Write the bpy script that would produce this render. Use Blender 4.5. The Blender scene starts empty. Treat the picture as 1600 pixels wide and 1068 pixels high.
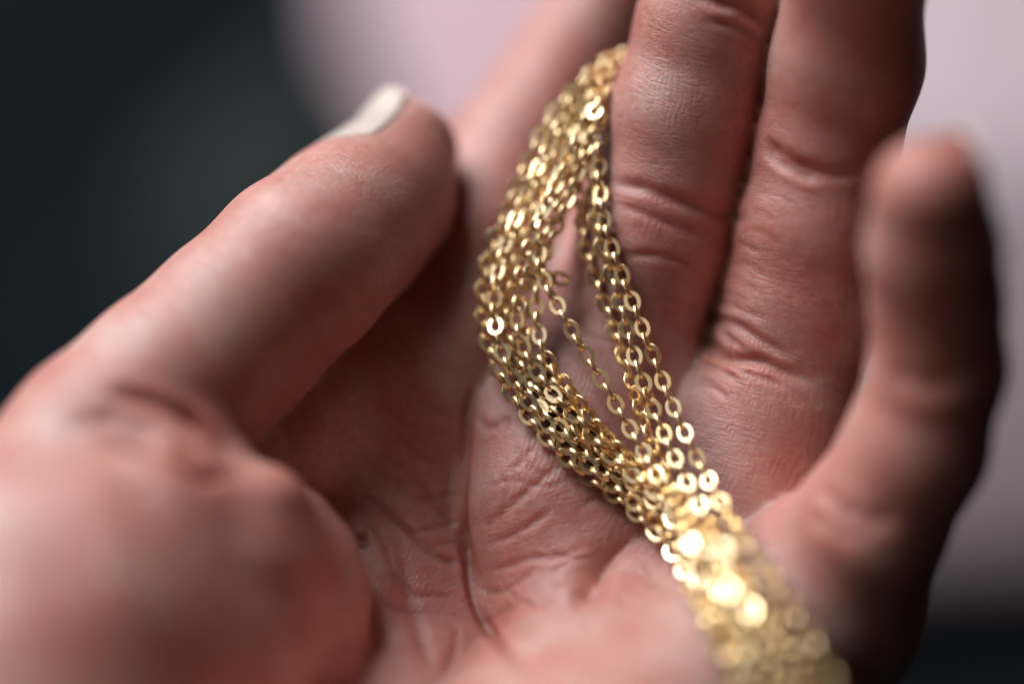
import bpy, bmesh, math, random
import numpy as np
from mathutils import Vector, Matrix

random.seed(7)
rng = np.random.default_rng(11)
scene = bpy.context.scene
C = scene.collection

# ------------------------------------------------------------------ camera
# Work space: millimetres, x right, y up, z towards the lens, origin in the plane of focus.
# PITCH turns that space into the world (the lens looks down on the upturned palm).
MM = 0.001
D = 230.0                        # lens to plane of focus
PXMM = 1600 / 120.0              # 120 mm of the focus plane fill the width
PITCH = math.radians(50)
ORIGIN = np.array([0.0, 0.0, 0.32])
AX = np.array([1.0, 0.0, 0.0])
AY = np.array([0.0, math.sin(PITCH), math.cos(PITCH)])
AZ = np.array([0.0, -math.cos(PITCH), math.sin(PITCH)])
ROT = np.stack([AX, AY, AZ])     # rows: p_world = ORIGIN + MM * (p @ ROT)


def world(p):
    return ORIGIN + MM * (np.asarray(p, dtype=float) @ ROT)


def at(px, py, z=0.0):
    s = (D - z) / D / PXMM
    return np.array([(px - 800) * s, (534 - py) * s, z])


cam = bpy.data.cameras.new('camera')
cam_o = bpy.data.objects.new('camera', cam)
C.objects.link(cam_o)
cam.sensor_width = 36
cam.lens = 36 * D / 120.0
cam.clip_start = 0.01
cam.clip_end = 20
cam_o.location = world([0, 0, D])
cam_o.rotation_euler = (math.pi / 2 - PITCH, 0, 0)
cam.dof.use_dof = True
cam.dof.focus_distance = D * MM
cam.dof.aperture_fstop = 2.45
cam.dof.aperture_blades = 0
scene.camera = cam_o

# ------------------------------------------------------------------ light
w = bpy.data.worlds.new('World')
scene.world = w
w.use_nodes = True
w.node_tree.nodes['Background'].inputs[0].default_value = (0.62, 0.36, 0.32, 1)
w.node_tree.nodes['Background'].inputs[1].default_value = 0.014


def area(name, cam_pos, target, size, power, col):
    l = bpy.data.lights.new(name, 'AREA')
    l.shape = 'RECTANGLE'
    l.size, l.size_y = size
    l.energy = power
    l.color = col
    o = bpy.data.objects.new(name, l)
    C.objects.link(o)
    p = Vector(world(cam_pos))
    o.location = p
    o.rotation_euler = (Vector(world(target)) - p).to_track_quat('-Z', 'Z').to_euler()
    return o


area('window_light', (-600, 990, 170), (0, 0, 0), (0.8, 0.8), 25, (0.98, 0.985, 1.0))
area('room_light', (-540, 230, 720), (0, 0, 0), (0.42, 0.38), 0.42, (1.0, 0.88, 0.76))

scene.view_settings.view_transform = 'Standard'
scene.view_settings.look = 'None'
scene.view_settings.exposure = 0
scene.view_settings.gamma = 1
scene.cycles.use_denoising = True
scene.cycles.use_adaptive_sampling = False
scene.cycles.max_bounces = 8
scene.cycles.sample_clamp_indirect = 6
scene.cycles.caustics_reflective = False
scene.cycles.blur_glossy = 0.5


# ------------------------------------------------------------------ materials
def new_mat(name):
    m = bpy.data.materials.new(name)
    m.use_nodes = True
    nt = m.node_tree
    return m, nt, nt.nodes['Principled BSDF']


def node(nt, kind, **kw):
    n = nt.nodes.new(kind)
    for k, v in kw.items():
        if k in n.inputs.keys() if hasattr(n.inputs, 'keys') else False:
            n.inputs[k].default_value = v
        else:
            setattr(n, k, v)
    return n


def ramp(nt, stops):
    n = nt.nodes.new('ShaderNodeValToRGB')
    while len(n.color_ramp.elements) < len(stops):
        n.color_ramp.elements.new(0.5)
    for e, (p, c) in zip(n.color_ramp.elements, stops):
        e.position = p
        e.color = c
    return n


def skin_material():
    m, nt, b = new_mat('skin')
    L = nt.links.new
    tc = node(nt, 'ShaderNodeTexCoord')
    mp = node(nt, 'ShaderNodeMapping')
    mp.inputs['Scale'].default_value = (1000, 1000, 1000)      # texture space in millimetres
    L(tc.outputs['Object'], mp.inputs['Vector'])
    big = node(nt, 'ShaderNodeTexNoise', Scale=0.11, Detail=4.0, Roughness=0.6)
    L(mp.outputs[0], big.inputs['Vector'])
    cr = ramp(nt, [(0.30, (0.62, 0.41, 0.365, 1)), (0.5, (0.565, 0.285, 0.245, 1)), (0.72, (0.49, 0.175, 0.15, 1))])
    L(big.outputs['Fac'], cr.inputs['Fac'])
    small = node(nt, 'ShaderNodeTexNoise', Scale=0.9, Detail=3.0)
    L(mp.outputs[0], small.inputs['Vector'])
    mix = node(nt, 'ShaderNodeMix', data_type='RGBA', blend_type='MULTIPLY')
    mix.inputs['Factor'].default_value = 1
    cr2 = ramp(nt, [(0.3, (0.88, 0.84, 0.82, 1)), (0.7, (1.08, 1.05, 1.05, 1))])
    L(small.outputs['Fac'], cr2.inputs['Fac'])
    L(cr.outputs[0], mix.inputs['A'])
    L(cr2.outputs[0], mix.inputs['B'])
    fl = node(nt, 'ShaderNodeAttribute', attribute_name='flush')
    mix2 = node(nt, 'ShaderNodeMix', data_type='RGBA')
    L(fl.outputs['Fac'], mix2.inputs['Factor'])
    L(mix.outputs['Result'], mix2.inputs['A'])
    mix2.inputs['B'].default_value = (0.47, 0.16, 0.125, 1)
    L(mix2.outputs['Result'], b.inputs['Base Color'])
    # fine relief: crossed lines along and across the digits, cells of the skin, ridges of the palm
    ga = node(nt, 'ShaderNodeAttribute', attribute_name='grain')
    def lines(sx, sy, scale, detail):
        k = node(nt, 'ShaderNodeMapping')
        k.inputs['Scale'].default_value = (sx, sy, 1)
        L(ga.outputs['Vector'], k.inputs['Vector'])
        t = node(nt, 'ShaderNodeTexNoise', Scale=scale, Detail=detail, Roughness=0.6, Distortion=1.3)
        L(k.outputs[0], t.inputs['Vector'])
        return t.outputs['Fac']
    across = lines(1.8, 0.36, 1.0, 3.0)
    along = lines(0.30, 1.5, 1.0, 3.0)
    vo = node(nt, 'ShaderNodeTexVoronoi', feature='DISTANCE_TO_EDGE', Scale=1.25)
    L(mp.outputs[0], vo.inputs['Vector'])
    vr = node(nt, 'ShaderNodeMapRange')
    vr.inputs['From Max'].default_value = 0.16
    L(vo.outputs['Distance'], vr.inputs['Value'])
    wv = node(nt, 'ShaderNodeTexWave', Scale=0.55, Distortion=14.0, Detail=2.0)
    wv.inputs['Detail Scale'].default_value = 0.25
    mr_ = node(nt, 'ShaderNodeMapping')
    mr_.inputs['Rotation'].default_value = (0.4, 0.3, 0.7)
    L(mp.outputs[0], mr_.inputs['Vector'])
    L(mr_.outputs[0], wv.inputs['Vector'])
    patch = node(nt, 'ShaderNodeTexNoise', Scale=0.16, Detail=2.0)
    L(mp.outputs[0], patch.inputs['Vector'])
    pr = node(nt, 'ShaderNodeMapRange')
    pr.inputs['From Min'].default_value = 0.42
    pr.inputs['From Max'].default_value = 0.66
    L(patch.outputs['Fac'], pr.inputs['Value'])
    wm = node(nt, 'ShaderNodeMath', operation='MULTIPLY')
    L(wv.outputs['Fac'], wm.inputs[0]); L(pr.outputs[0], wm.inputs[1])
    def mul(a, k):
        n_ = node(nt, 'ShaderNodeMath', operation='MULTIPLY')
        L(a, n_.inputs[0]); n_.inputs[1].default_value = k
        return n_.outputs[0]
    def add(a, c):
        n_ = node(nt, 'ShaderNodeMath', operation='ADD')
        L(a, n_.inputs[0]); L(c, n_.inputs[1])
        return n_.outputs[0]
    gw = node(nt, 'ShaderNodeAttribute', attribute_name='grain_weight')
    cross = node(nt, 'ShaderNodeMath', operation='MULTIPLY')
    L(add(mul(across, 0.75), mul(along, 0.28)), cross.inputs[0])
    L(gw.outputs['Fac'], cross.inputs[1])
    fine = node(nt, 'ShaderNodeTexNoise', Scale=2.2, Detail=4.0, Roughness=0.6)
    L(mp.outputs[0], fine.inputs['Vector'])
    hgt = add(add(cross.outputs[0], mul(fine.outputs['Fac'], 0.30)), add(mul(vr.outputs[0], 0.10), mul(wm.outputs[0], 0.15)))
    bp = node(nt, 'ShaderNodeBump', Strength=0.8, Distance=0.00022)
    L(hgt, bp.inputs['Height'])
    L(bp.outputs[0], b.inputs['Normal'])
    b.inputs['Roughness'].default_value = 0.5
    b.inputs['Specular IOR Level'].default_value = 0.7
    b.subsurface_method = 'RANDOM_WALK'
    b.inputs['Subsurface Weight'].default_value = 1.0
    b.inputs['Subsurface Radius'].default_value = (1.0, 0.33, 0.2)
    b.inputs['Subsurface Scale'].default_value = 0.0026
    return m


def gold_material():
    m, nt, b = new_mat('gold')
    L = nt.links.new
    b.inputs['Metallic'].default_value = 1
    b.inputs['Roughness'].default_value = 0.24
    oi = node(nt, 'ShaderNodeObjectInfo')
    cr = ramp(nt, [(0.0, (0.90, 0.665, 0.36, 1)), (0.5, (0.94, 0.735, 0.43, 1)), (1.0, (0.96, 0.79, 0.51, 1))])
    L(oi.outputs['Random'], cr.inputs['Fac'])
    L(cr.outputs[0], b.inputs['Base Color'])
    tc = node(nt, 'ShaderNodeTexCoord')
    nz = node(nt, 'ShaderNodeTexNoise', Scale=2200.0, Detail=3.0)
    L(tc.outputs['Object'], nz.inputs['Vector'])
    mr = node(nt, 'ShaderNodeMapRange')
    mr.inputs['To Min'].default_value = 0.22
    mr.inputs['To Max'].default_value = 0.42
    L(nz.outputs['Fac'], mr.inputs['Value'])
    L(mr.outputs[0], b.inputs['Roughness'])
    return m


def nail_material():
    m, nt, b = new_mat('nail')
    b.inputs['Base Color'].default_value = (0.84, 0.67, 0.61, 1)
    b.inputs['Roughness'].default_value = 0.38
    b.inputs['Specular IOR Level'].default_value = 1.0
    b.inputs['Coat Roughness'].default_value = 0.25
    b.inputs['Coat Weight'].default_value = 0.8
    b.inputs['Subsurface Weight'].default_value = 0.5
    b.inputs['Subsurface Scale'].default_value = 0.001
    return m


def cloth_material(name, col, col2, scale):
    m, nt, b = new_mat(name)
    L = nt.links.new
    tc = node(nt, 'ShaderNodeTexCoord')
    nz = node(nt, 'ShaderNodeTexNoise', Scale=scale, Detail=4.0)
    L(tc.outputs['Object'], nz.inputs['Vector'])
    cr = ramp(nt, [(0.3, col), (0.7, col2)])
    L(nz.outputs['Fac'], cr.inputs['Fac'])
    L(cr.outputs[0], b.inputs['Base Color'])
    b.inputs['Roughness'].default_value = 0.95
    b.inputs['Specular IOR Level'].default_value = 0.05
    wv = node(nt, 'ShaderNodeTexNoise', Scale=900.0)
    L(tc.outputs['Object'], wv.inputs['Vector'])
    bp = node(nt, 'ShaderNodeBump', Strength=0.3, Distance=0.001)
    L(wv.outputs['Fac'], bp.inputs['Height'])
    L(bp.outputs[0], b.inputs['Normal'])
    return m


SKIN, GOLD, NAIL = skin_material(), gold_material(), nail_material()


def mesh_obj(name, verts, faces, mat, parent=None, smooth=True):
    me = bpy.data.meshes.new(name)
    me.from_pydata([tuple(v) for v in verts], [], [tuple(f) for f in faces])
    me.materials.append(mat)
    if smooth:
        me.polygons.foreach_set('use_smooth', [True] * len(me.polygons))
    me.update()
    o = bpy.data.objects.new(name, me)
    C.objects.link(o)
    if parent:
        o.parent = parent
    return o


def tag(o, label=None, cat=None, group=None, kind=None):
    if label: o['label'] = label
    if cat: o['category'] = cat
    if group: o['group'] = group
    if kind: o['kind'] = kind
    return o


# ------------------------------------------------------------------ background
def sheet(name, mat, nx, ny, fn, thick=0.004):
    """a cloth sheet with thickness; fn(u, v) -> world xyz"""
    top = [fn(i / nx, j / ny) for j in range(ny + 1) for i in range(nx + 1)]
    faces = [(j * (nx + 1) + i, j * (nx + 1) + i + 1, (j + 1) * (nx + 1) + i + 1, (j + 1) * (nx + 1) + i)
             for j in range(ny) for i in range(nx)]
    o = mesh_obj(name, top, faces, mat)
    s = o.modifiers.new('thickness', 'SOLIDIFY')
    s.thickness = thick
    return o


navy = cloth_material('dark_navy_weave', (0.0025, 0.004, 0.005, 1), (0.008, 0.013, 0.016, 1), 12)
lav = cloth_material('lavender_cotton', (0.52, 0.33, 0.38, 1), (0.57, 0.51, 0.545, 1), 7)


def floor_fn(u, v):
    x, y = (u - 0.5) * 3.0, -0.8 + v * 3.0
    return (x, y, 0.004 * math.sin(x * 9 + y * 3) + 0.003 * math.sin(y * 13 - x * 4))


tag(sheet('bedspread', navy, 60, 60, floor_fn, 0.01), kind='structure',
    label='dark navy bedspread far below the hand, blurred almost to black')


def lav_fn(u, v):
    # a heap of pale fabric lying behind the hand
    x = -0.052 + u * 0.60
    y = 0.20 - 0.045 * min(1, u / 0.25) + 0.03 * max(0, u - 0.3) + v * 0.75
    edge = min(1.0, max(0.0, u / 0.18)) * min(1.0, max(0.0, v / 0.12)) * min(1.0, (1 - u) / 0.08) * min(1.0, (1 - v) / 0.1)
    h = 0.02 + 0.085 * (edge ** 0.8)
    h += 0.17 * max(0.0, u - 0.25) * edge + 0.008 * math.sin(x * 26 + 1.3 * math.sin(y * 7)) * edge + 0.005 * math.sin(x * 47 - y * 13) * edge
    return (x + 0.02 * math.sin(y * 9), y, h)


tag(sheet('fabric_heap', lav, 80, 80, lav_fn), 'pale lavender fabric lying in soft folds behind the hand, out of focus', 'fabric')

sage = cloth_material('sage_wool', (0.016, 0.021, 0.022, 1), (0.034, 0.04, 0.038, 1), 30)


def sage_fn(u, v):
    # a low fold of darker cloth at the foot of the pale heap
    x, y = -0.19 + u * 0.20, 0.22 + v * 0.22
    r = math.hypot((u - 0.62) / 0.42, (v - 0.5) / 0.5)
    return (x, y, -0.03 + 0.085 * max(0.0, 1 - r) ** 0.8 + 0.002 * math.sin(u * 23 + v * 9))


tag(sheet('fabric_fold', sage, 30, 30, sage_fn), 'dull grey-green fabric fold, a faint smudge between the thumb and the pale fabric', 'fabric')

# ------------------------------------------------------------------ the hand as one implicit surface
H = 0.56                                         # grid step in mm
LO = np.array([-92.0, -128.0, -60.0])
HI = np.array([72.0, 62.0, 86.0])
NX, NY, NZ = [int(v) for v in np.ceil((HI - LO) / H)]
gx = (LO[0] + H * np.arange(NX)).astype(np.float32)
gy = (LO[1] + H * np.arange(NY)).astype(np.float32)
gz = (LO[2] + H * np.arange(NZ)).astype(np.float32)
BIG = 30.0


def smin(a, b, k):
    h = np.maximum(k - np.abs(a - b), 0) / k
    return np.minimum(a, b) - h * h * (k * 0.25)


def chain_field(pts, k, margin=9.0):
    """pts: [(px, py, z, r), ...] joined by round cones; returns (slices, field in that box)"""
    P = [at(*p[:3]) for p in pts]
    R = [p[3] for p in pts]
    lo = np.min([p - r for p, r in zip(P, R)], axis=0) - margin
    hi = np.max([p + r for p, r in zip(P, R)], axis=0) + margin
    i0 = np.clip(((lo - LO) / H).astype(int), 0, [NX, NY, NZ])
    i1 = np.clip(((hi - LO) / H).astype(int) + 1, 0, [NX, NY, NZ])
    sl = tuple(slice(a, b) for a, b in zip(i0, i1))
    X = gx[sl[0]][:, None, None]
    Y = gy[sl[1]][None, :, None]
    Z = gz[sl[2]][None, None, :]
    f = None
    segs = [(0, 0)] if len(P) == 1 else [(i, i + 1) for i in range(len(P) - 1)]
    for i, j in segs:
        a, b = P[i].astype(np.float32), P[j].astype(np.float32)
        d = b - a
        L2 = float(d @ d) + 1e-9
        t = ((X - a[0]) * d[0] + (Y - a[1]) * d[1] + (Z - a[2]) * d[2]) / np.float32(L2)
        t = np.clip(t, 0, 1)
        dist = np.sqrt((X - a[0] - t * d[0]) ** 2 + (Y - a[1] - t * d[1]) ** 2 + (Z - a[2] - t * d[2]) ** 2)
        dist -= np.float32(R[i]) + t * np.float32(R[j] - R[i])
        f = dist if f is None else (smin(f, dist, k) if k > 0 else np.minimum(f, dist))
    return sl, f


def group_field(chains, k_in, k_between):
    F = np.full((NX, NY, NZ), BIG, np.float32)
    for c in chains:
        kk = k_between
        if isinstance(c, tuple):
            c, kk = c
        sl, f = chain_field(c, k_in)
        F[sl] = smin(F[sl], f, kk)
    return F


WR = (190, 1520, 42)
palm_inner = [
    # the thumb side of the palm
    [(690, 560, -18, 10), (600, 800, -15.5, 10), (420, 1150, 2, 13), (300, 1300, 16, 14), WR + (15,)],
    [(570, 640, -16, 9.5), (450, 800, -13, 10), (330, 1050, -4, 12)],
    ([(300, 760, 3, 9), (400, 715, -4, 8.5), (500, 640, -9, 8.5), (590, 570, -14, 8.5)], 4.0),
    [(655, 640, -15.5, 8.5), (640, 850, -12.3, 10), (690, 1050, -5.5, 11.5), (560, 1300, 13, 14)],
    ([(650, 598, -13.5, 8.2), (665, 700, -14, 8)], 3.0),
]
palm_outer = [
    # metacarpal columns of the other three fingers
    [(895, 665, -14, 10.5), (845, 800, -10.5, 10.8), (880, 950, -7, 11), (920, 1080, -5, 11.5), (700, 1400, 17, 14), WR + (16,)],
    [(1165, 790, -9, 10.5), (980, 990, -5, 11.5), (700, 1400, 26, 14), WR + (15,)],
    [(1285, 950, 4, 10.5), (1095, 1090, 8, 12.5), (800, 1400, 30, 15), WR + (15,)],
    [(1030, 700, -15, 10), (900, 900, -9, 10)],
    [(815, 700, -12.5, 9), (850, 760, -10, 10)],
    [(1030, 700, -15, 10), (1100, 600, -20, 8)],
    [(860, 570, -21, 9), (885, 430, -26, 8), (915, 320, -30, 6.5)],
    # wrist and forearm
    [WR + (19,), (-100, 2100, 60, 21)],
    [(280, 1480, 38, 17), (40, 2100, 56, 19)],
]
thenar_chains = [
    [(400, 930, 11, 9.5), (320, 990, 14.5, 13), (150, 1010, 19, 19), (20, 1150, 25, 20), (100, 1500, 40, 15)],
    [(385, 850, 12, 7.5), (250, 850, 14.5, 13), (60, 930, 18, 17)],
    ([(422, 788, 16.5, 3.6), (405, 850, 16.5, 6)], 4.5),
    ([(412, 778, 8, 2.6), (450, 822, 8, 4.0), (494, 876, 8, 4.0), (510, 940, 8.5, 4.0), (504, 1040, 10.5, 4.2)], 2.4),
    # the roll of skin under the root of the thumb
    ([(355, 724, 13, 2.8), (300, 696, 14, 3.4), (230, 668, 14, 3.6), (150, 650, 13, 3.2)], 2.2),
]
fingers = {
    'index': [(690, 560, -19, 10), (735, 400, -24, 9.6), (800, 250, -33, 9.2), (900, 90, -42, 8.4), (985, -50, -44, 7.6), (1035, -130, -42, 6.8)],
    'middle': [(895, 665, -14, 10.5), (975, 545, -15.5, 9.9), (1030, 370, -12.5, 9.9), (1052, 290, -11, 9.2), (1076, 180, -9, 9.4), (1114, 40, -6.5, 9.0), (1155, -30, -4, 8.2), (1190, -110, -2, 6.6)],
    'ring': [(1165, 790, -9, 10.5), (1205, 650, -9, 9.8), (1232, 550, -9, 9.2), (1256, 470, -7.5, 9.7), (1272, 360, -5, 9.1), (1292, 230, -3, 8.3), (1322, 100, 1, 8.7), (1340, -60, 8, 7.8), (1345, -150, 14, 6.8)],
    'little': [(1285, 950, 4, 10.5), (1355, 830, 11, 8.4), (1430, 700, 15, 7.6), (1466, 575, 18, 7.1), (1464, 470, 21, 6.8), (1458, 390, 25, 6.8), (1454, 305, 29, 6.0)],
    'thumb': [(20, 900, 18, 13), (170, 700, 10, 11), (270, 605, 5, 10.7), (370, 510, 1, 10.3), (470, 415, -2, 10.3), (545, 350, -8.5, 9.7), (595, 303, -13, 8.6), (630, 240, -17, 7.0)],
}
palm = smin(group_field(palm_inner, 0.1, 7.0), group_field(palm_outer, 0.1, 7.0), 1.3)
thenar = group_field(thenar_chains, 4.0, 5.0)
FIELD = smin(palm, thenar, 2.0)
for nm, kw in (('index', 5.0), ('middle', 5.0), ('ring', 5.0), ('little', 5.0)):
    sl, f = chain_field(fingers[nm], 2.0)
    FIELD[sl] = np.minimum(FIELD[sl], smin(palm[sl], f, kw))
sl, f = chain_field(fingers['thumb'], 3.0)
FIELD[sl] = np.minimum(FIELD[sl], smin(thenar[sl], f, 2.4))
del palm, thenar


def sample(P):
    """trilinear value of FIELD at points (n, 3) in mm"""
    q = (np.atleast_2d(P) - LO) / H
    q = np.clip(q, 0, np.array([NX, NY, NZ]) - 1.001)
    i = q.astype(int)
    f = q - i
    out = 0
    for dx in (0, 1):
        for dy in (0, 1):
            for dz in (0, 1):
                wgt = (f[:, 0] if dx else 1 - f[:, 0]) * (f[:, 1] if dy else 1 - f[:, 1]) * (f[:, 2] if dz else 1 - f[:, 2])
                out = out + wgt * FIELD[i[:, 0] + dx, i[:, 1] + dy, i[:, 2] + dz]
    return out


def gradient(P, e=0.6):
    P = np.atleast_2d(P)
    g = np.stack([sample(P + e * np.eye(3)[a]) - sample(P - e * np.eye(3)[a]) for a in range(3)], axis=1)
    return g / (np.linalg.norm(g, axis=1, keepdims=True) + 1e-9)


def surface_nets(F):
    s = F < 0
    nx, ny, nz = F.shape
    cnt = np.zeros((nx - 1, ny - 1, nz - 1), np.int8)
    for dx in (0, 1):
        for dy in (0, 1):
            for dz in (0, 1):
                cnt += s[dx:nx - 1 + dx, dy:ny - 1 + dy, dz:nz - 1 + dz]
    act = (cnt > 0) & (cnt < 8)
    idx = np.full(act.shape, -1, np.int32)
    cells = np.argwhere(act)
    idx[act] = np.arange(len(cells), dtype=np.int32)
    acc = np.zeros((len(cells), 3))
    num = np.zeros(len(cells))
    corners = np.array([(a, b, c) for a in (0, 1) for b in (0, 1) for c in (0, 1)])
    vals = np.stack([F[cells[:, 0] + c[0], cells[:, 1] + c[1], cells[:, 2] + c[2]] for c in corners], axis=1)
    for i in range(8):
        for j in range(i + 1, 8):
            if np.abs(corners[i] - corners[j]).sum() != 1:
                continue
            a, b = vals[:, i], vals[:, j]
            cross = (a < 0) != (b < 0)
            t = np.where(cross, a / np.where(cross, a - b, 1), 0)
            p = corners[i][None] + t[:, None] * (corners[j] - corners[i])[None]
            acc += np.where(cross[:, None], p, 0)
            num += cross
    verts = (cells + acc / num[:, None]) * H + LO
    quads = []
    for ax in range(3):
        o1, o2 = [(1, 2), (2, 0), (0, 1)][ax]
        a = [slice(1, -1)] * 3
        b = [slice(1, -1)] * 3
        a[ax] = slice(0, -1)
        b[ax] = slice(1, None)
        sa, sb = s[tuple(a)], s[tuple(b)]
        e = np.argwhere(sa != sb)
        flip = sb[tuple(e.T)]
        e = e + 1
        e[:, ax] -= 1
        def cell(d1, d2):
            c = e.copy()
            c[:, o1] -= d1
            c[:, o2] -= d2
            return idx[c[:, 0], c[:, 1], c[:, 2]]
        q = np.stack([cell(0, 0), cell(1, 0), cell(1, 1), cell(0, 1)], axis=1)
        q[flip] = q[flip][:, ::-1]
        quads.append(q)
    return verts, np.concatenate(quads)


V, Q = surface_nets(FIELD)


def np_mesh(name, V, Q):
    me = bpy.data.meshes.new(name)
    me.vertices.add(len(V))
    me.vertices.foreach_set('co', np.ascontiguousarray(V, dtype=np.float32).ravel())
    n = Q.shape[1]
    me.loops.add(Q.size)
    me.loops.foreach_set('vertex_index', np.ascontiguousarray(Q, dtype=np.int32).ravel())
    me.polygons.add(len(Q))
    me.polygons.foreach_set('loop_start', np.arange(0, Q.size, n, dtype=np.int32))
    me.polygons.foreach_set('use_smooth', np.ones(len(Q), dtype=bool))
    me.update(calc_edges=True)
    me.validate()
    return me


def catmull(P, n=40):
    P = np.asarray(P, float)
    P = np.vstack([2 * P[0] - P[1], P, 2 * P[-1] - P[-2]])
    out = []
    for i in range(1, len(P) - 2):
        p0, p1, p2, p3 = P[i - 1:i + 3]
        t = np.linspace(0, 1, n, endpoint=False)[:, None]
        out.append(0.5 * (2 * p1 + (p2 - p0) * t + (2 * p0 - 5 * p1 + 4 * p2 - p3) * t * t + (3 * p1 - p0 - 3 * p2 + p3) * t ** 3))
    return np.vstack(out + [P[-2:-1]])


def to_surface(px):
    """where the lines of sight through points of the photograph meet the skin; rows of nan where they miss"""
    lens = np.array([0, 0, D])
    d = np.array([at(a, b, 0) for a, b in px]) - lens
    d /= np.linalg.norm(d, axis=1, keepdims=True)
    t = np.full(len(d), D - 75.0)
    for _ in range(90):
        v = sample(lens + d * t[:, None])
        t = t + np.where(v < 0.03, 0, np.maximum(0.05, v * 0.8))
    P = lens + d * t[:, None]
    P[sample(P) > 0.2] = np.nan
    return P


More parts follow.
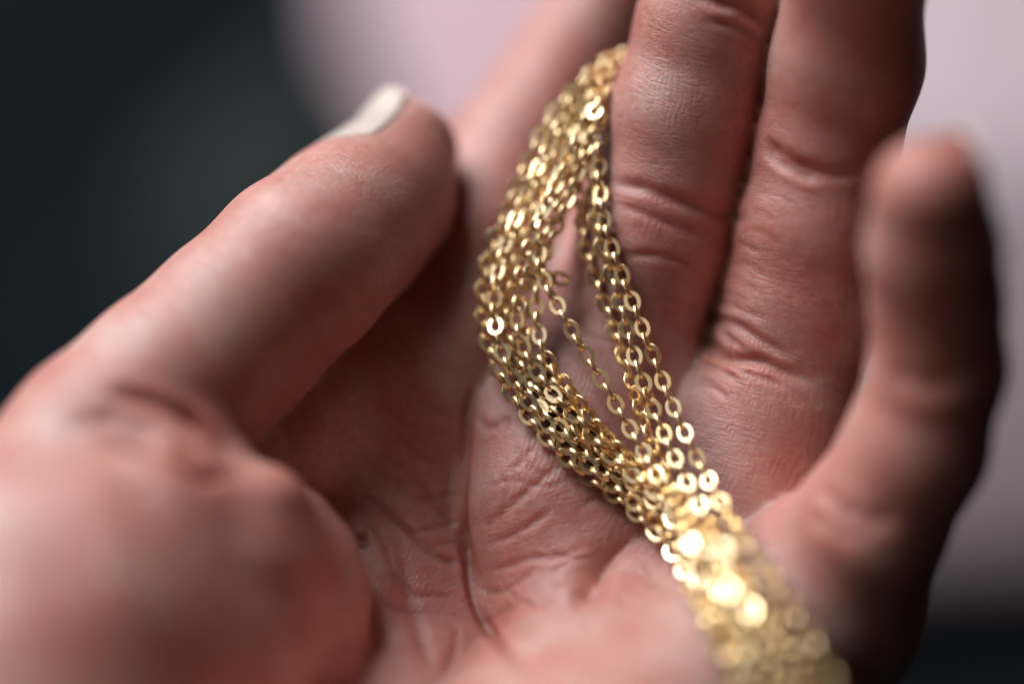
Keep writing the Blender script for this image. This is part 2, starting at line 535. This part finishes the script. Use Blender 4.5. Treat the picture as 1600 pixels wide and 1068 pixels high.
# creases of the skin: (depth mm, half width mm, points along the crease)
CREASES = [
    # deep lines of the palm
    (1.25, 0.62, [(737, 600), (735, 628), (730, 680), (726, 740), (724, 798), (731, 872), (742, 941), (772, 995), (804, 1032), (850, 1075)]),
    (0.65, 0.5, [(552, 762), (586, 782), (629, 819), (677, 862), (708, 878), (722, 880)]),
    (0.8, 0.95, [(560, 830), (575, 925), (597, 979), (613, 1032), (634, 1090)]),
    (0.5, 0.95, [(618, 835), (629, 883), (639, 941), (660, 1005), (680, 1080)]),
    (1.1, 1.6, [(1034, 815), (974, 851), (937, 894), (921, 925), (890, 955)]),
    (0.31, 0.5, [(1034, 815), (985, 843), (945, 886), (928, 915)]),
    (0.28, 0.5, [(890, 715), (850, 745), (815, 775), (783, 803), (748, 830)]),
    (0.31, 0.7, [(745, 970), (770, 965), (800, 948), (850, 940), (892, 930)]),
    (0.31, 0.5, [(636, 775), (675, 778), (722, 771)]),
    (0.25, 0.45, [(760, 850), (800, 836), (840, 812), (866, 790)]),
    (0.25, 0.45, [(745, 895), (790, 885), (830, 872), (880, 868), (920, 850)]),
    (0.22, 0.4, [(740, 915), (780, 925), (815, 905), (845, 880)]),
    (0.25, 0.45, [(580, 690), (620, 720), (650, 745), (690, 800), (705, 840)]),
    (0.22, 0.4, [(600, 650), (640, 690), (672, 715), (715, 730)]),
    (0.22, 0.4, [(646, 830), (690, 822), (722, 812)]),
    (0.31, 0.5, [(590, 900), (620, 905), (650, 930), (690, 930), (725, 950)]),
    (0.28, 0.5, [(700, 965), (715, 990), (705, 1030), (690, 1068)]),
    (0.25, 0.45, [(560, 800), (590, 830), (612, 880), (618, 930)]),
    (0.25, 0.5, [(500, 780), (540, 820), (580, 850), (600, 890)]),
    (0.31, 0.6, [(742, 640), (760, 668), (785, 660), (800, 650)]),
    (0.19, 0.5, [(745, 700), (775, 680), (800, 655)]),
    (0.19, 0.4, [(790, 740), (815, 720), (840, 690)]),
    (0.19, 0.4, [(900, 800), (930, 780), (960, 790)]),
    (0.14, 0.32, [(560, 700), (600, 735), (640, 752), (700, 755)]),
    (0.14, 0.32, [(590, 610), (625, 650), (660, 668), (710, 672)]),
    (0.15, 0.32, [(640, 560), (655, 610), (690, 640), (726, 650)]),
    (0.14, 0.32, [(520, 745), (560, 790), (600, 812), (640, 860)]),
    (0.15, 0.32, [(655, 870), (690, 850), (720, 850)]),
    (0.15, 0.32, [(590, 940), (630, 955), (668, 960)]),
    (0.15, 0.32, [(600, 1000), (640, 1010), (690, 1000), (740, 985)]),
    (0.15, 0.32, [(770, 720), (790, 760), (785, 800), (775, 850)]),
    (0.15, 0.32, [(800, 690), (830, 730), (850, 745)]),
    (0.14, 0.32, [(835, 840), (860, 860), (900, 872), (930, 870)]),
    (0.15, 0.32, [(880, 740), (910, 760), (955, 765)]),
    (0.15, 0.32, [(780, 900), (800, 930), (840, 950)]),
    (0.14, 0.32, [(860, 900), (885, 880), (915, 870)]),
    (0.14, 0.32, [(760, 760), (800, 750), (850, 760), (900, 745)]),
    # root of the thumb
    (1.0, 0.8, [(385, 745), (345, 744), (310, 741), (262, 720), (204, 700), (150, 690)]),
    (1.1, 0.9, [(368, 724), (345, 690), (315, 666), (272, 642), (209, 618), (160, 608)]),
    (0.3, 0.9, [(200, 645), (160, 654), (97, 662)]),
    (0.5, 0.6, [(330, 735), (290, 708), (240, 690), (190, 676)]),
    # thumb joint
    (0.15, 0.8, [(420, 430), (465, 470), (500, 520), (520, 560)]),
    (0.12, 0.7, [(440, 400), (490, 450), (525, 500), (545, 545)]),
    # middle finger
    (0.6, 0.7, [(940, 285), (1000, 293), (1050, 310), (1120, 335), (1180, 345)]),
    (0.3, 0.5, [(960, 318), (1010, 335), (1060, 356), (1130, 375)]),
    (0.35, 0.5, [(960, 400), (1030, 400), (1100, 420)]),
    (0.8, 0.7, [(1080, -8), (1120, 4), (1160, 16), (1205, 44)]),
    (0.4, 0.5, [(1100, 30), (1150, 44), (1200, 70)]),
    # ring finger
    (0.9, 0.8, [(1192, 214), (1205, 232), (1232, 250), (1262, 264), (1310, 272), (1360, 262)]),
    (0.5, 0.5, [(1188, 232), (1210, 252), (1250, 274), (1290, 284)]),
    (0.6, 0.6, [(1100, 488), (1125, 500), (1154, 510), (1196, 536), (1240, 560)]),
    (0.9, 0.7, [(1092, 520), (1112, 540), (1136, 559), (1187, 564), (1225, 580), (1290, 596)]),
    (0.3, 0.5, [(1112, 470), (1138, 474), (1164, 486), (1200, 500)]),
    (0.35, 0.4, [(1120, 512), (1140, 530), (1136, 559), (1120, 580)]),
    (0.35, 0.4, [(1136, 559), (1160, 580), (1200, 592), (1235, 610)]),
    (0.4, 0.4, [(1098, 540), (1118, 556), (1136, 559)]),
    (0.35, 0.4, [(1090, 565), (1120, 575), (1165, 600)]),
    (0.3, 0.35, [(1085, 590), (1110, 600), (1140, 625)]),
    (0.3, 0.35, [(1130, 520), (1150, 535), (1170, 550)]),
    (0.15, 0.4, [(1118, 455), (1142, 460), (1172, 476)]),
    (0.12, 0.35, [(1132, 430), (1150, 436), (1192, 462)]),
    (0.16, 0.4, [(1138, 412), (1170, 414), (1204, 440)]),
    (0.20, 0.35, [(1150, 380), (1168, 386), (1190, 398)]),
    (0.14, 0.4, [(1156, 360), (1186, 362), (1226, 385)]),
    (0.16, 0.35, [(1168, 326), (1190, 333), (1212, 348)]),
    (0.10, 0.35, [(1175, 300), (1215, 306), (1246, 326)]),
    # little finger
    (0.6, 1.1, [(1275, 752), (1295, 778), (1320, 798), (1360, 812), (1410, 800)]),
    (0.4, 1.0, [(1255, 790), (1285, 815), (1325, 835), (1370, 840)]),
    (0.7, 1.2, [(1390, 572), (1405, 585), (1425, 596), (1470, 600), (1530, 585)]),
]

def refine(V, Q):
    """one Catmull-Clark step on an all-quad mesh"""
    n, m = len(V), len(Q)
    E = np.sort(np.stack([Q, np.roll(Q, -1, 1)], 2).reshape(-1, 2), axis=1).astype(np.int64)
    key, inv = np.unique(E[:, 0] * n + E[:, 1], return_inverse=True)
    ea, eb = key // n, key % n
    fp = V[Q].mean(1)
    fid = np.repeat(np.arange(m), 4)
    ne = len(key)
    cnt = np.bincount(inv, minlength=ne)
    fsum = np.stack([np.bincount(inv, fp[fid, c], ne) for c in range(3)], 1)
    mid = 0.5 * (V[ea] + V[eb])
    ep = np.where((cnt == 2)[:, None], 0.5 * mid + 0.5 * fsum / np.maximum(cnt, 1)[:, None], mid)
    val = np.bincount(Q.ravel(), minlength=n).astype(float)
    fa = np.stack([np.bincount(Q.ravel(), fp[fid, c], n) for c in range(3)], 1) / np.maximum(val, 1)[:, None]
    ev = np.bincount(ea, minlength=n) + np.bincount(eb, minlength=n)
    em = np.stack([np.bincount(ea, mid[:, c], n) + np.bincount(eb, mid[:, c], n) for c in range(3)], 1) / np.maximum(ev, 1)[:, None]
    k = np.maximum(val, 3)[:, None]
    vp = (fa + 2 * em + (k - 3) * V) / k
    inv = inv.reshape(-1, 4) + n
    f = np.arange(m) + n + ne
    quads = np.stack([np.stack([Q[:, i], inv[:, i], f, inv[:, i - 1]], 1) for i in range(4)], 1).reshape(-1, 4)
    return np.vstack([vp, ep, fp]), quads.astype(np.int32)


# one level of smooth refinement, then the creases are pressed into the surface
V, Q = refine(V, Q)
fn = np.cross(V[Q[:, 2]] - V[Q[:, 0]], V[Q[:, 3]] - V[Q[:, 1]])
N = np.stack([np.bincount(Q.ravel(), np.repeat(fn[:, c], 4), len(V)) for c in range(3)], 1)
N /= np.linalg.norm(N, axis=1, keepdims=True) + 1e-12

disp = np.zeros(len(V))
flush = np.zeros(len(V))          # where the blood shows: creases, joints, pads
for depth, half, pts in CREASES:
    S = to_surface(catmull([(a, b, 0) for a, b in pts], 10)[:, :2])
    S = S[~np.isnan(S[:, 0])]
    if len(S) < 2:
        continue
    keep = [0]
    for i in range(1, len(S)):                    # stop where the line of sight jumps to another surface
        if np.linalg.norm(S[i] - S[keep[-1]]) < 4.5:
            keep.append(i)
    S = S[keep]
    R = 4 * half
    near = np.where(np.all((V > S.min(0) - R) & (V < S.max(0) + R), axis=1))[0]
    if len(near) == 0 or len(S) < 2:
        continue
    P = V[near]
    best = np.full(len(P), 1e9)
    along = np.zeros(len(P))
    for i in range(len(S) - 1):
        a, d = S[i], S[i + 1] - S[i]
        t = np.clip(((P - a) @ d) / (d @ d + 1e-9), 0, 1)
        q = np.linalg.norm(P - a - t[:, None] * d, axis=1)
        m = q < best
        best[m] = q[m]
        along[m] = ((i + t) / (len(S) - 1))[m]
    taper = np.clip(np.minimum(along, 1 - along) / 0.24, 0.0, 1)
    wob = 0.72 + 0.15 * np.sin(along * 17 + depth * 40)
    prof = -depth * np.exp(-(best / half) ** 2) + 0.10 * depth * np.exp(-((best - 2.2 * half) / (1.0 * half)) ** 2)
    disp[near] += prof * taper * wob
    flush[near] = np.maximum(flush[near], min(1.0, 0.45 + 0.4 * depth) * np.exp(-(best / (1.3 * half + 0.5)) ** 2) * taper)
for px, py, z, r, k in ((690, 300, -8, 11, 0.6), (1455, 260, 30, 11, 0.6), (1300, 240, 5, 9, 0.5), (1150, 550, 0, 9, 0.4), (1060, 310, -5, 10, 0.5), (440, 470, 6, 12, 0.35),
                        (300, 690, 14, 11, 0.5), (440, 800, 18, 9, 0.5), (950, 870, 2, 10, 0.6), (1310, 800, 20, 9, 0.5), (1420, 590, 24, 9, 0.5), (700, 1000, 4, 12, 0.4),
                        (100, 1000, 34, 16, 0.3), (1330, 80, 9, 10, 0.5), (1120, 60, 2, 10, 0.4), (900, 130, -34, 12, 0.4), (1180, 760, 2, 10, 0.4)):
    d2 = ((V - at(px, py, z)) ** 2).sum(1)
    flush = np.maximum(flush, k * np.exp(-d2 / r ** 2))
disp = np.maximum(disp, -2.6)
V = V + N * disp[:, None]

# along and around each digit, in mm: lets the fine lines of the skin run across and along the fingers
grain = np.zeros((len(V), 3), np.float32)
bestd = np.full(len(V), 1e9)
second = np.full(len(V), 1e9)
for gi, (nm, ch) in enumerate(list(fingers.items()) + [('palm', palm_inner[3]), ('palm', palm_outer[0]), ('palm', palm_outer[2]), ('palm', thenar_chains[0])]):
    P = [at(*p[:3]) for p in ch]
    run = 0.0
    own = np.full(len(V), 1e9)
    og = np.zeros((len(V), 3), np.float32)
    for i in range(len(P) - 1):
        a, d = P[i], P[i + 1] - P[i]
        L = np.linalg.norm(d)
        box = np.where(np.all((V > np.minimum(P[i], P[i + 1]) - 22) & (V < np.maximum(P[i], P[i + 1]) + 22), axis=1))[0]
        W = V[box]
        t = np.clip(((W - a) @ d) / L ** 2, 0, 1)
        q = W - a - t[:, None] * d
        dist = np.linalg.norm(q, axis=1) - (ch[i][3] + t * (ch[i + 1][3] - ch[i][3]))
        m = dist < own[box]
        u = np.cross(d / L, [0, 0, 1.0])
        u /= np.linalg.norm(u)
        v = np.cross(d / L, u)
        ang = np.arctan2(q @ u, -(q @ v))
        own[box[m]] = dist[m]
        og[box[m]] = np.stack([run + t * L, ang * 9.0, np.full(len(W), gi * 40.0)], 1)[m]
        run += L
    m = own < bestd
    second = np.where(m, bestd, np.minimum(second, own))
    bestd = np.where(m, own, bestd)
    grain[m] = og[m]
grain_w = np.clip((second - bestd) / 2.5, 0, 1).astype(np.float32)

hand_base = world(at(400, 1000, 0))
me = np_mesh('hand', (world(V) - hand_base), Q)
at_g = me.attributes.new('grain', 'FLOAT_VECTOR', 'POINT')
at_g.data.foreach_set('vector', grain.ravel())
at_f = me.attributes.new('flush', 'FLOAT', 'POINT')
at_f.data.foreach_set('value', flush.astype(np.float32))
at_w = me.attributes.new('grain_weight', 'FLOAT', 'POINT')
at_w.data.foreach_set('value', grain_w)
me.materials.append(SKIN)
hand = bpy.data.objects.new('hand', me)
hand.location = hand_base
C.objects.link(hand)
tag(hand, 'open cupped hand, palm up, with thumb and little finger raised around the gold chains', 'hand')


def fingernail(centre, axis, normal, radius, length, width, lift=0.4, label=None):
    """a curved plate lying on the back of a fingertip (mm)"""
    a = np.array(axis, float); a /= np.linalg.norm(a)
    nn = np.array(normal, float); nn -= a * (nn @ a); nn /= np.linalg.norm(nn)
    sd = np.cross(a, nn)
    nu, nv = 16, 14
    half = math.asin(min(0.98, width / 2 / radius))
    verts = []
    for i in range(nu + 1):
        u = i / nu
        for j in range(nv + 1):
            v = -1 + 2 * j / nv
            # rounded root and rounded free edge
            uu = u * length - length / 2
            uu += (3.4 * abs(v) ** 2.4) * (1 - u) ** 2 - (1.6 * v * v) * u
            r = radius + lift * u ** 3 - 0.5 * (1 - u) ** 4
            an = v * half * (0.92 + 0.08 * math.sin(math.pi * u))
            dirn = math.cos(an) * nn + math.sin(an) * sd
            p0 = np.array(centre) + a * uu
            rr = np.linspace(3.0, radius + 4, 60)
            vals = sample(p0 + rr[:, None] * dirn)
            inside = np.where(vals < 0)[0]
            rs = 0
            if len(inside) and inside[-1] < len(rr) - 1:
                k = inside[-1]
                rs = rr[k] + (rr[k + 1] - rr[k]) * vals[k] / (vals[k] - vals[k + 1])
            r = max(radius - 0.3 - 1.3 * u * u, rs + 0.1) - 0.3 * (1 - u) ** 10
            verts.append(p0 + r * dirn)
    faces = [(i * (nv + 1) + j, i * (nv + 1) + j + 1, (i + 1) * (nv + 1) + j + 1, (i + 1) * (nv + 1) + j) for i in range(nu) for j in range(nv)]
    o = mesh_obj('fingernail', world(np.array(verts)) - hand_base, faces, NAIL, hand)
    so = o.modifiers.new('plate', 'SOLIDIFY')
    so.thickness = 0.0004
    so.offset = -1
    return o


tv = at(630, 240, -17) - at(595, 303, -13)
fingernail(at(612, 262, -15.6) + 0.6 * tv / np.linalg.norm(tv), tv, (-0.77, 0.60, 0.30), 7.9, 16.0, 13.0)
lv = at(1454, 305, 29) - at(1458, 390, 25)
fingernail(at(1454, 305, 29) + np.array([0, 1.0, 0]), lv, (0.85, 0.35, -0.25), 6.4, 9.5, 8.5)
for nm, nrm in (('index', (-0.1, 0.5, -0.9)), ('middle', (0.0, 0.4, -0.9)), ('ring', (0.1, 0.6, -0.8))):
    a, b = fingers[nm][-2], fingers[nm][-1]
    d = at(*b[:3]) - at(*a[:3])
    fingernail(at(*b[:3]) - 0.1 * d, d, nrm, b[3] + 0.1, 11.0, 9.5)


# ------------------------------------------------------------------ chains
def resample(P, step):
    d = np.r_[0, np.cumsum(np.linalg.norm(np.diff(P, axis=0), axis=1))]
    s = np.arange(0, d[-1], step)
    return np.stack([np.interp(s, d, P[:, i]) for i in range(3)], axis=1)


PITCH_L = 1.72


def link_mesh():
    A, B = 1.04, 0.76          # half length and half width of the wire's centre line
    n = 28
    wi, th = 0.275, 0.20
    # flattened wire: two flat faces, rounded sides
    prof = []
    for sx in (1, -1):
        for a in ((-60, -30, 0, 30, 60) if sx > 0 else (120, 150, 180, 210, 240)):
            ca, sa = math.cos(math.radians(a)), math.sin(math.radians(a))
            prof.append((sx * (wi - 0.12) + 0.12 * ca, th * sa / math.sin(math.radians(60))))
    m = len(prof)
    V, F = [], []
    for i in range(n):
        a = 2 * math.pi * i / n
        c, s_ = math.cos(a), math.sin(a)
        px, py = A * c, B * s_
        nx, ny = c / A, s_ / B
        l = math.hypot(nx, ny)
        nx, ny = nx / l, ny / l
        for u, v in prof:
            V.append((MM * (px + nx * u), MM * (py + ny * u), MM * v))
    for i in range(n):
        for j in range(m):
            F.append((i * m + j, ((i + 1) % n) * m + j, ((i + 1) % n) * m + (j + 1) % m, i * m + (j + 1) % m))
    me = bpy.data.meshes.new('link')
    me.from_pydata(V, [], F)
    me.materials.append(GOLD)
    me.polygons.foreach_set('use_smooth', [abs(p.normal.z) < 0.9 for p in me.polygons])
    me.update()
    return me


LINK = link_mesh()

# the two outlines of the left-hand fan of chains, (px, py, z), from between the fingers down to the heel of the hand
TOP = [(1085, 115, -27), (1030, 106, -24), (985, 106, -18)]
outer = TOP + [(945, 112, -12), (900, 135, -10), (856, 188, -9.5), (826, 250, -9), (790, 330, -8), (762, 400, -7.5), (750, 470, -6), (762, 545, -4), (796, 612, -2), (846, 676, 0), (908, 732, 1), (1000, 806, 3), (1066, 880, 8), (1102, 960, 15), (1128, 1060, 20), (1160, 1190, 21), (1230, 1330, 14)]
inner = TOP + [(958, 118, -12), (945, 148, -9), (930, 205, -7), (905, 270, -6.5), (876, 340, -6), (845, 410, -5.5), (834, 480, -5), (843, 540, -4), (870, 595, -3), (918, 650, -1), (978, 715, 1), (1055, 770, 5), (1124, 850, 11), (1180, 940, 17), (1244, 1050, 22), (1290, 1190, 22), (1360, 1330, 14)]
R1 = TOP + [(960, 120, -12), (942, 150, -8), (932, 180, -6.5), (932, 220, -6), (936, 270, -5.5), (946, 325, -4.8), (956, 375, -4), (971, 422, -3), (985, 462, -2.2), (1001, 503, -1.4), (1017, 545, -0.5), (1032, 585, 0.5), (1047, 625, 1.5), (1064, 662, 2.5), (1082, 700, 4), (1101, 740, 6), (1121, 776, 8.5), (1142, 808, 11.5), (1162, 845, 15), (1210, 905, 19), (1258, 980, 22), (1318, 1075, 24), (1370, 1200, 22), (1440, 1330, 14)]
R2 = TOP + [(958, 120, -13), (936, 154, -9), (920, 190, -8), (918, 230, -7.5), (926, 285, -6.5), (936, 340, -5.6), (952, 400, -4.4), (964, 450, -3.4), (977, 505, -2.2), (990, 552, -1), (1004, 596, 0), (1020, 636, 1), (1040, 680, 3), (1058, 725, 5), (1082, 770, 7), (1120, 840, 12), (1172, 910, 17), (1226, 990, 21), (1288, 1080, 23), (1330, 1200, 21), (1400, 1330, 14)]
R3 = TOP + [(955, 122, -13), (929, 164, -10), (906, 205, -9), (896, 252, -8.5), (906, 305, -8), (922, 368, -7), (936, 425, -6), (950, 480, -4.6), (966, 535, -3.2), (984, 590, -1.5), (1000, 640, 0), (1016, 690, 2), (1035, 740, 4), (1068, 795, 7), (1100, 860, 12), (1145, 930, 17), (1190, 1000, 20), (1240, 1080, 22), (1300, 1200, 21), (1370, 1330, 14)]
SS = TOP + [(950, 122, -13), (921, 164, -10), (900, 215, -8), (880, 280, -7), (852, 345, -5.8), (838, 395, -4.8), (845, 430, -4), (860, 458, -3.2), (882, 495, -2.3), (905, 535, -1.4), (927, 573, -0.6), (951, 611, 0), (973, 650, 0.8), (995, 687, 2), (1020, 730, 4), (1055, 790, 8), (1095, 860, 12), (1135, 930, 16), (1180, 1010, 20), (1225, 1090, 22), (1285, 1200, 21), (1350, 1330, 14)]


def blend(a, b, t, zoff, wob):
    A, B = catmull([at(*p) for p in a], 24), catmull([at(*p) for p in b], 24)
    s = np.linspace(0, 1, 160)
    A = np.stack([np.interp(s, np.linspace(0, 1, len(A)), A[:, i]) for i in range(3)], 1)
    B = np.stack([np.interp(s, np.linspace(0, 1, len(B)), B[:, i]) for i in range(3)], 1)
    tt = np.clip(t + wob * np.sin(s * 9 + t * 17 + zoff), 0, 1)[:, None]
    P = A * (1 - tt) + B * tt
    P[:, 2] += zoff + 0.5 * np.sin(s * 14 + t * 31)
    return P


strands = []
for t, zo in ((0.0, 0.0), (0.22, 1.0), (0.46, 0.0), (0.7, 1.2), (0.86, 0.0), (1.0, 0.8), (0.34, -1.8)):
    strands.append((blend(outer, inner, t, zo, 0.05 if 0 < t < 1 else 0), rng.uniform(0, 3.14)))
for P, tw in ((SS, 0.0), (R1, 0.05), (R2, 0.25), (R3, 0.8)):
    strands.append((catmull([at(*p) for p in P], 24), tw))

TAIL = [(840, 424, -4.2), (858, 430, -4.0), (874, 435, -4.6), (886, 441, -5.8)]
strands.append((catmull([at(*p) for p in TAIL], 24), 0.7))
paths = [resample(P, PITCH_L) for P, _ in strands]
# settle: keep the chains apart from each other and out of the skin
sid = np.concatenate([np.full(len(p), i) for i, p in enumerate(paths)])
X = np.vstack(paths)
for it in range(40):
    d = X[:, None, :] - X[None, :, :]
    dist = np.linalg.norm(d, axis=2) + 1e-6
    mind = np.where(sid[:, None] != sid[None, :], 1.35, 0)
    push = np.maximum(mind - dist, 0)
    X = X + 0.25 * (d / dist[:, :, None] * push[:, :, None]).sum(1)
    v = sample(X)
    g = gradient(X)
    X = X + g * np.maximum(1.0 - v, 0)[:, None]
    if it > 14:
        continue
    Y = X.copy()
    same = sid[1:-1] == sid[:-2]
    same &= sid[1:-1] == sid[2:]
    mid = 0.5 * (X[:-2] + X[2:])
    Y[1:-1][same] = X[1:-1][same] * 0.85 + mid[same] * 0.15
    X = Y
paths = [resample(X[sid == i], PITCH_L) for i in range(len(paths))]

LABELS = [
    'gold chain strand on the outer edge of the bunch beside the thumb',
    'second gold chain strand from the thumb side of the bunch',
    'third gold chain strand from the thumb side of the bunch',
    'fourth gold chain strand from the thumb side of the bunch',
    'fifth gold chain strand from the thumb side of the bunch',
    'gold chain strand on the inner edge of the bunch, beside the single strand',
    'gold chain strand half buried under the thumb side of the bunch',
    'single gold chain strand hanging alone across the dark gap',
    'gold chain strand closest to the ring finger, outermost of the three',
    'gold chain strand in the middle of the three beside the ring finger',
    'gold chain strand bordering the dark gap, innermost of the three',
    'short loose end of gold chain poking out where the single strand leaves the bunch',
]
for k, P in enumerate(paths):
    tw = strands[k][1]
    root = bpy.data.objects.new('gold_chain', None)
    root.empty_display_size = 0.005
    base = world(P[len(P) // 2])
    root.location = base
    C.objects.link(root)
    tag(root, LABELS[k], 'chain', 'gold chains draped across the palm')
    T = np.gradient(P, axis=0)
    T /= np.linalg.norm(T, axis=1, keepdims=True)
    lens = np.array([0, 0, D])
    lamp_dir = np.array([-540, 230, 720]) / 929.0
    ph = rng.uniform(0, 6.28)
    for i, (p, t) in enumerate(zip(P, T)):
        n = (lens - p) / np.linalg.norm(lens - p)
        n = n + lamp_dir
        n = n - t * (n @ t)
        n /= np.linalg.norm(n)
        b = np.cross(n, t)
        wob = (0.12, 0.15, 0.3, 0.35, 0.5)[k - 7] if k >= 7 else 0.4
        a = tw + (math.pi / 2) * (i % 2) + wob * math.sin(i * 0.21 + ph) + rng.normal(0, 0.10)
        a += 0.8 * math.sin(i * 0.5 + 2.0 * ph) * min(1.0, max(0.0, (p[2] - 4) / 8))
        zz = math.cos(a) * n + math.sin(a) * b
        yy = np.cross(zz, t)
        tip = rng.normal(0, 0.07)
        tt, z2 = t * math.cos(tip) + zz * math.sin(tip), zz * math.cos(tip) - t * math.sin(tip)
        M = np.stack([tt, yy, z2]) @ ROT * rng.uniform(0.97, 1.03)
        o = bpy.data.objects.new('link', LINK)
        mat = Matrix([[*M[:, r], 0] for r in range(3)] + [[0, 0, 0, 1]])
        mat.translation = Vector(world(p) - base)
        o.matrix_local = mat
        o.parent = root
        C.objects.link(o)
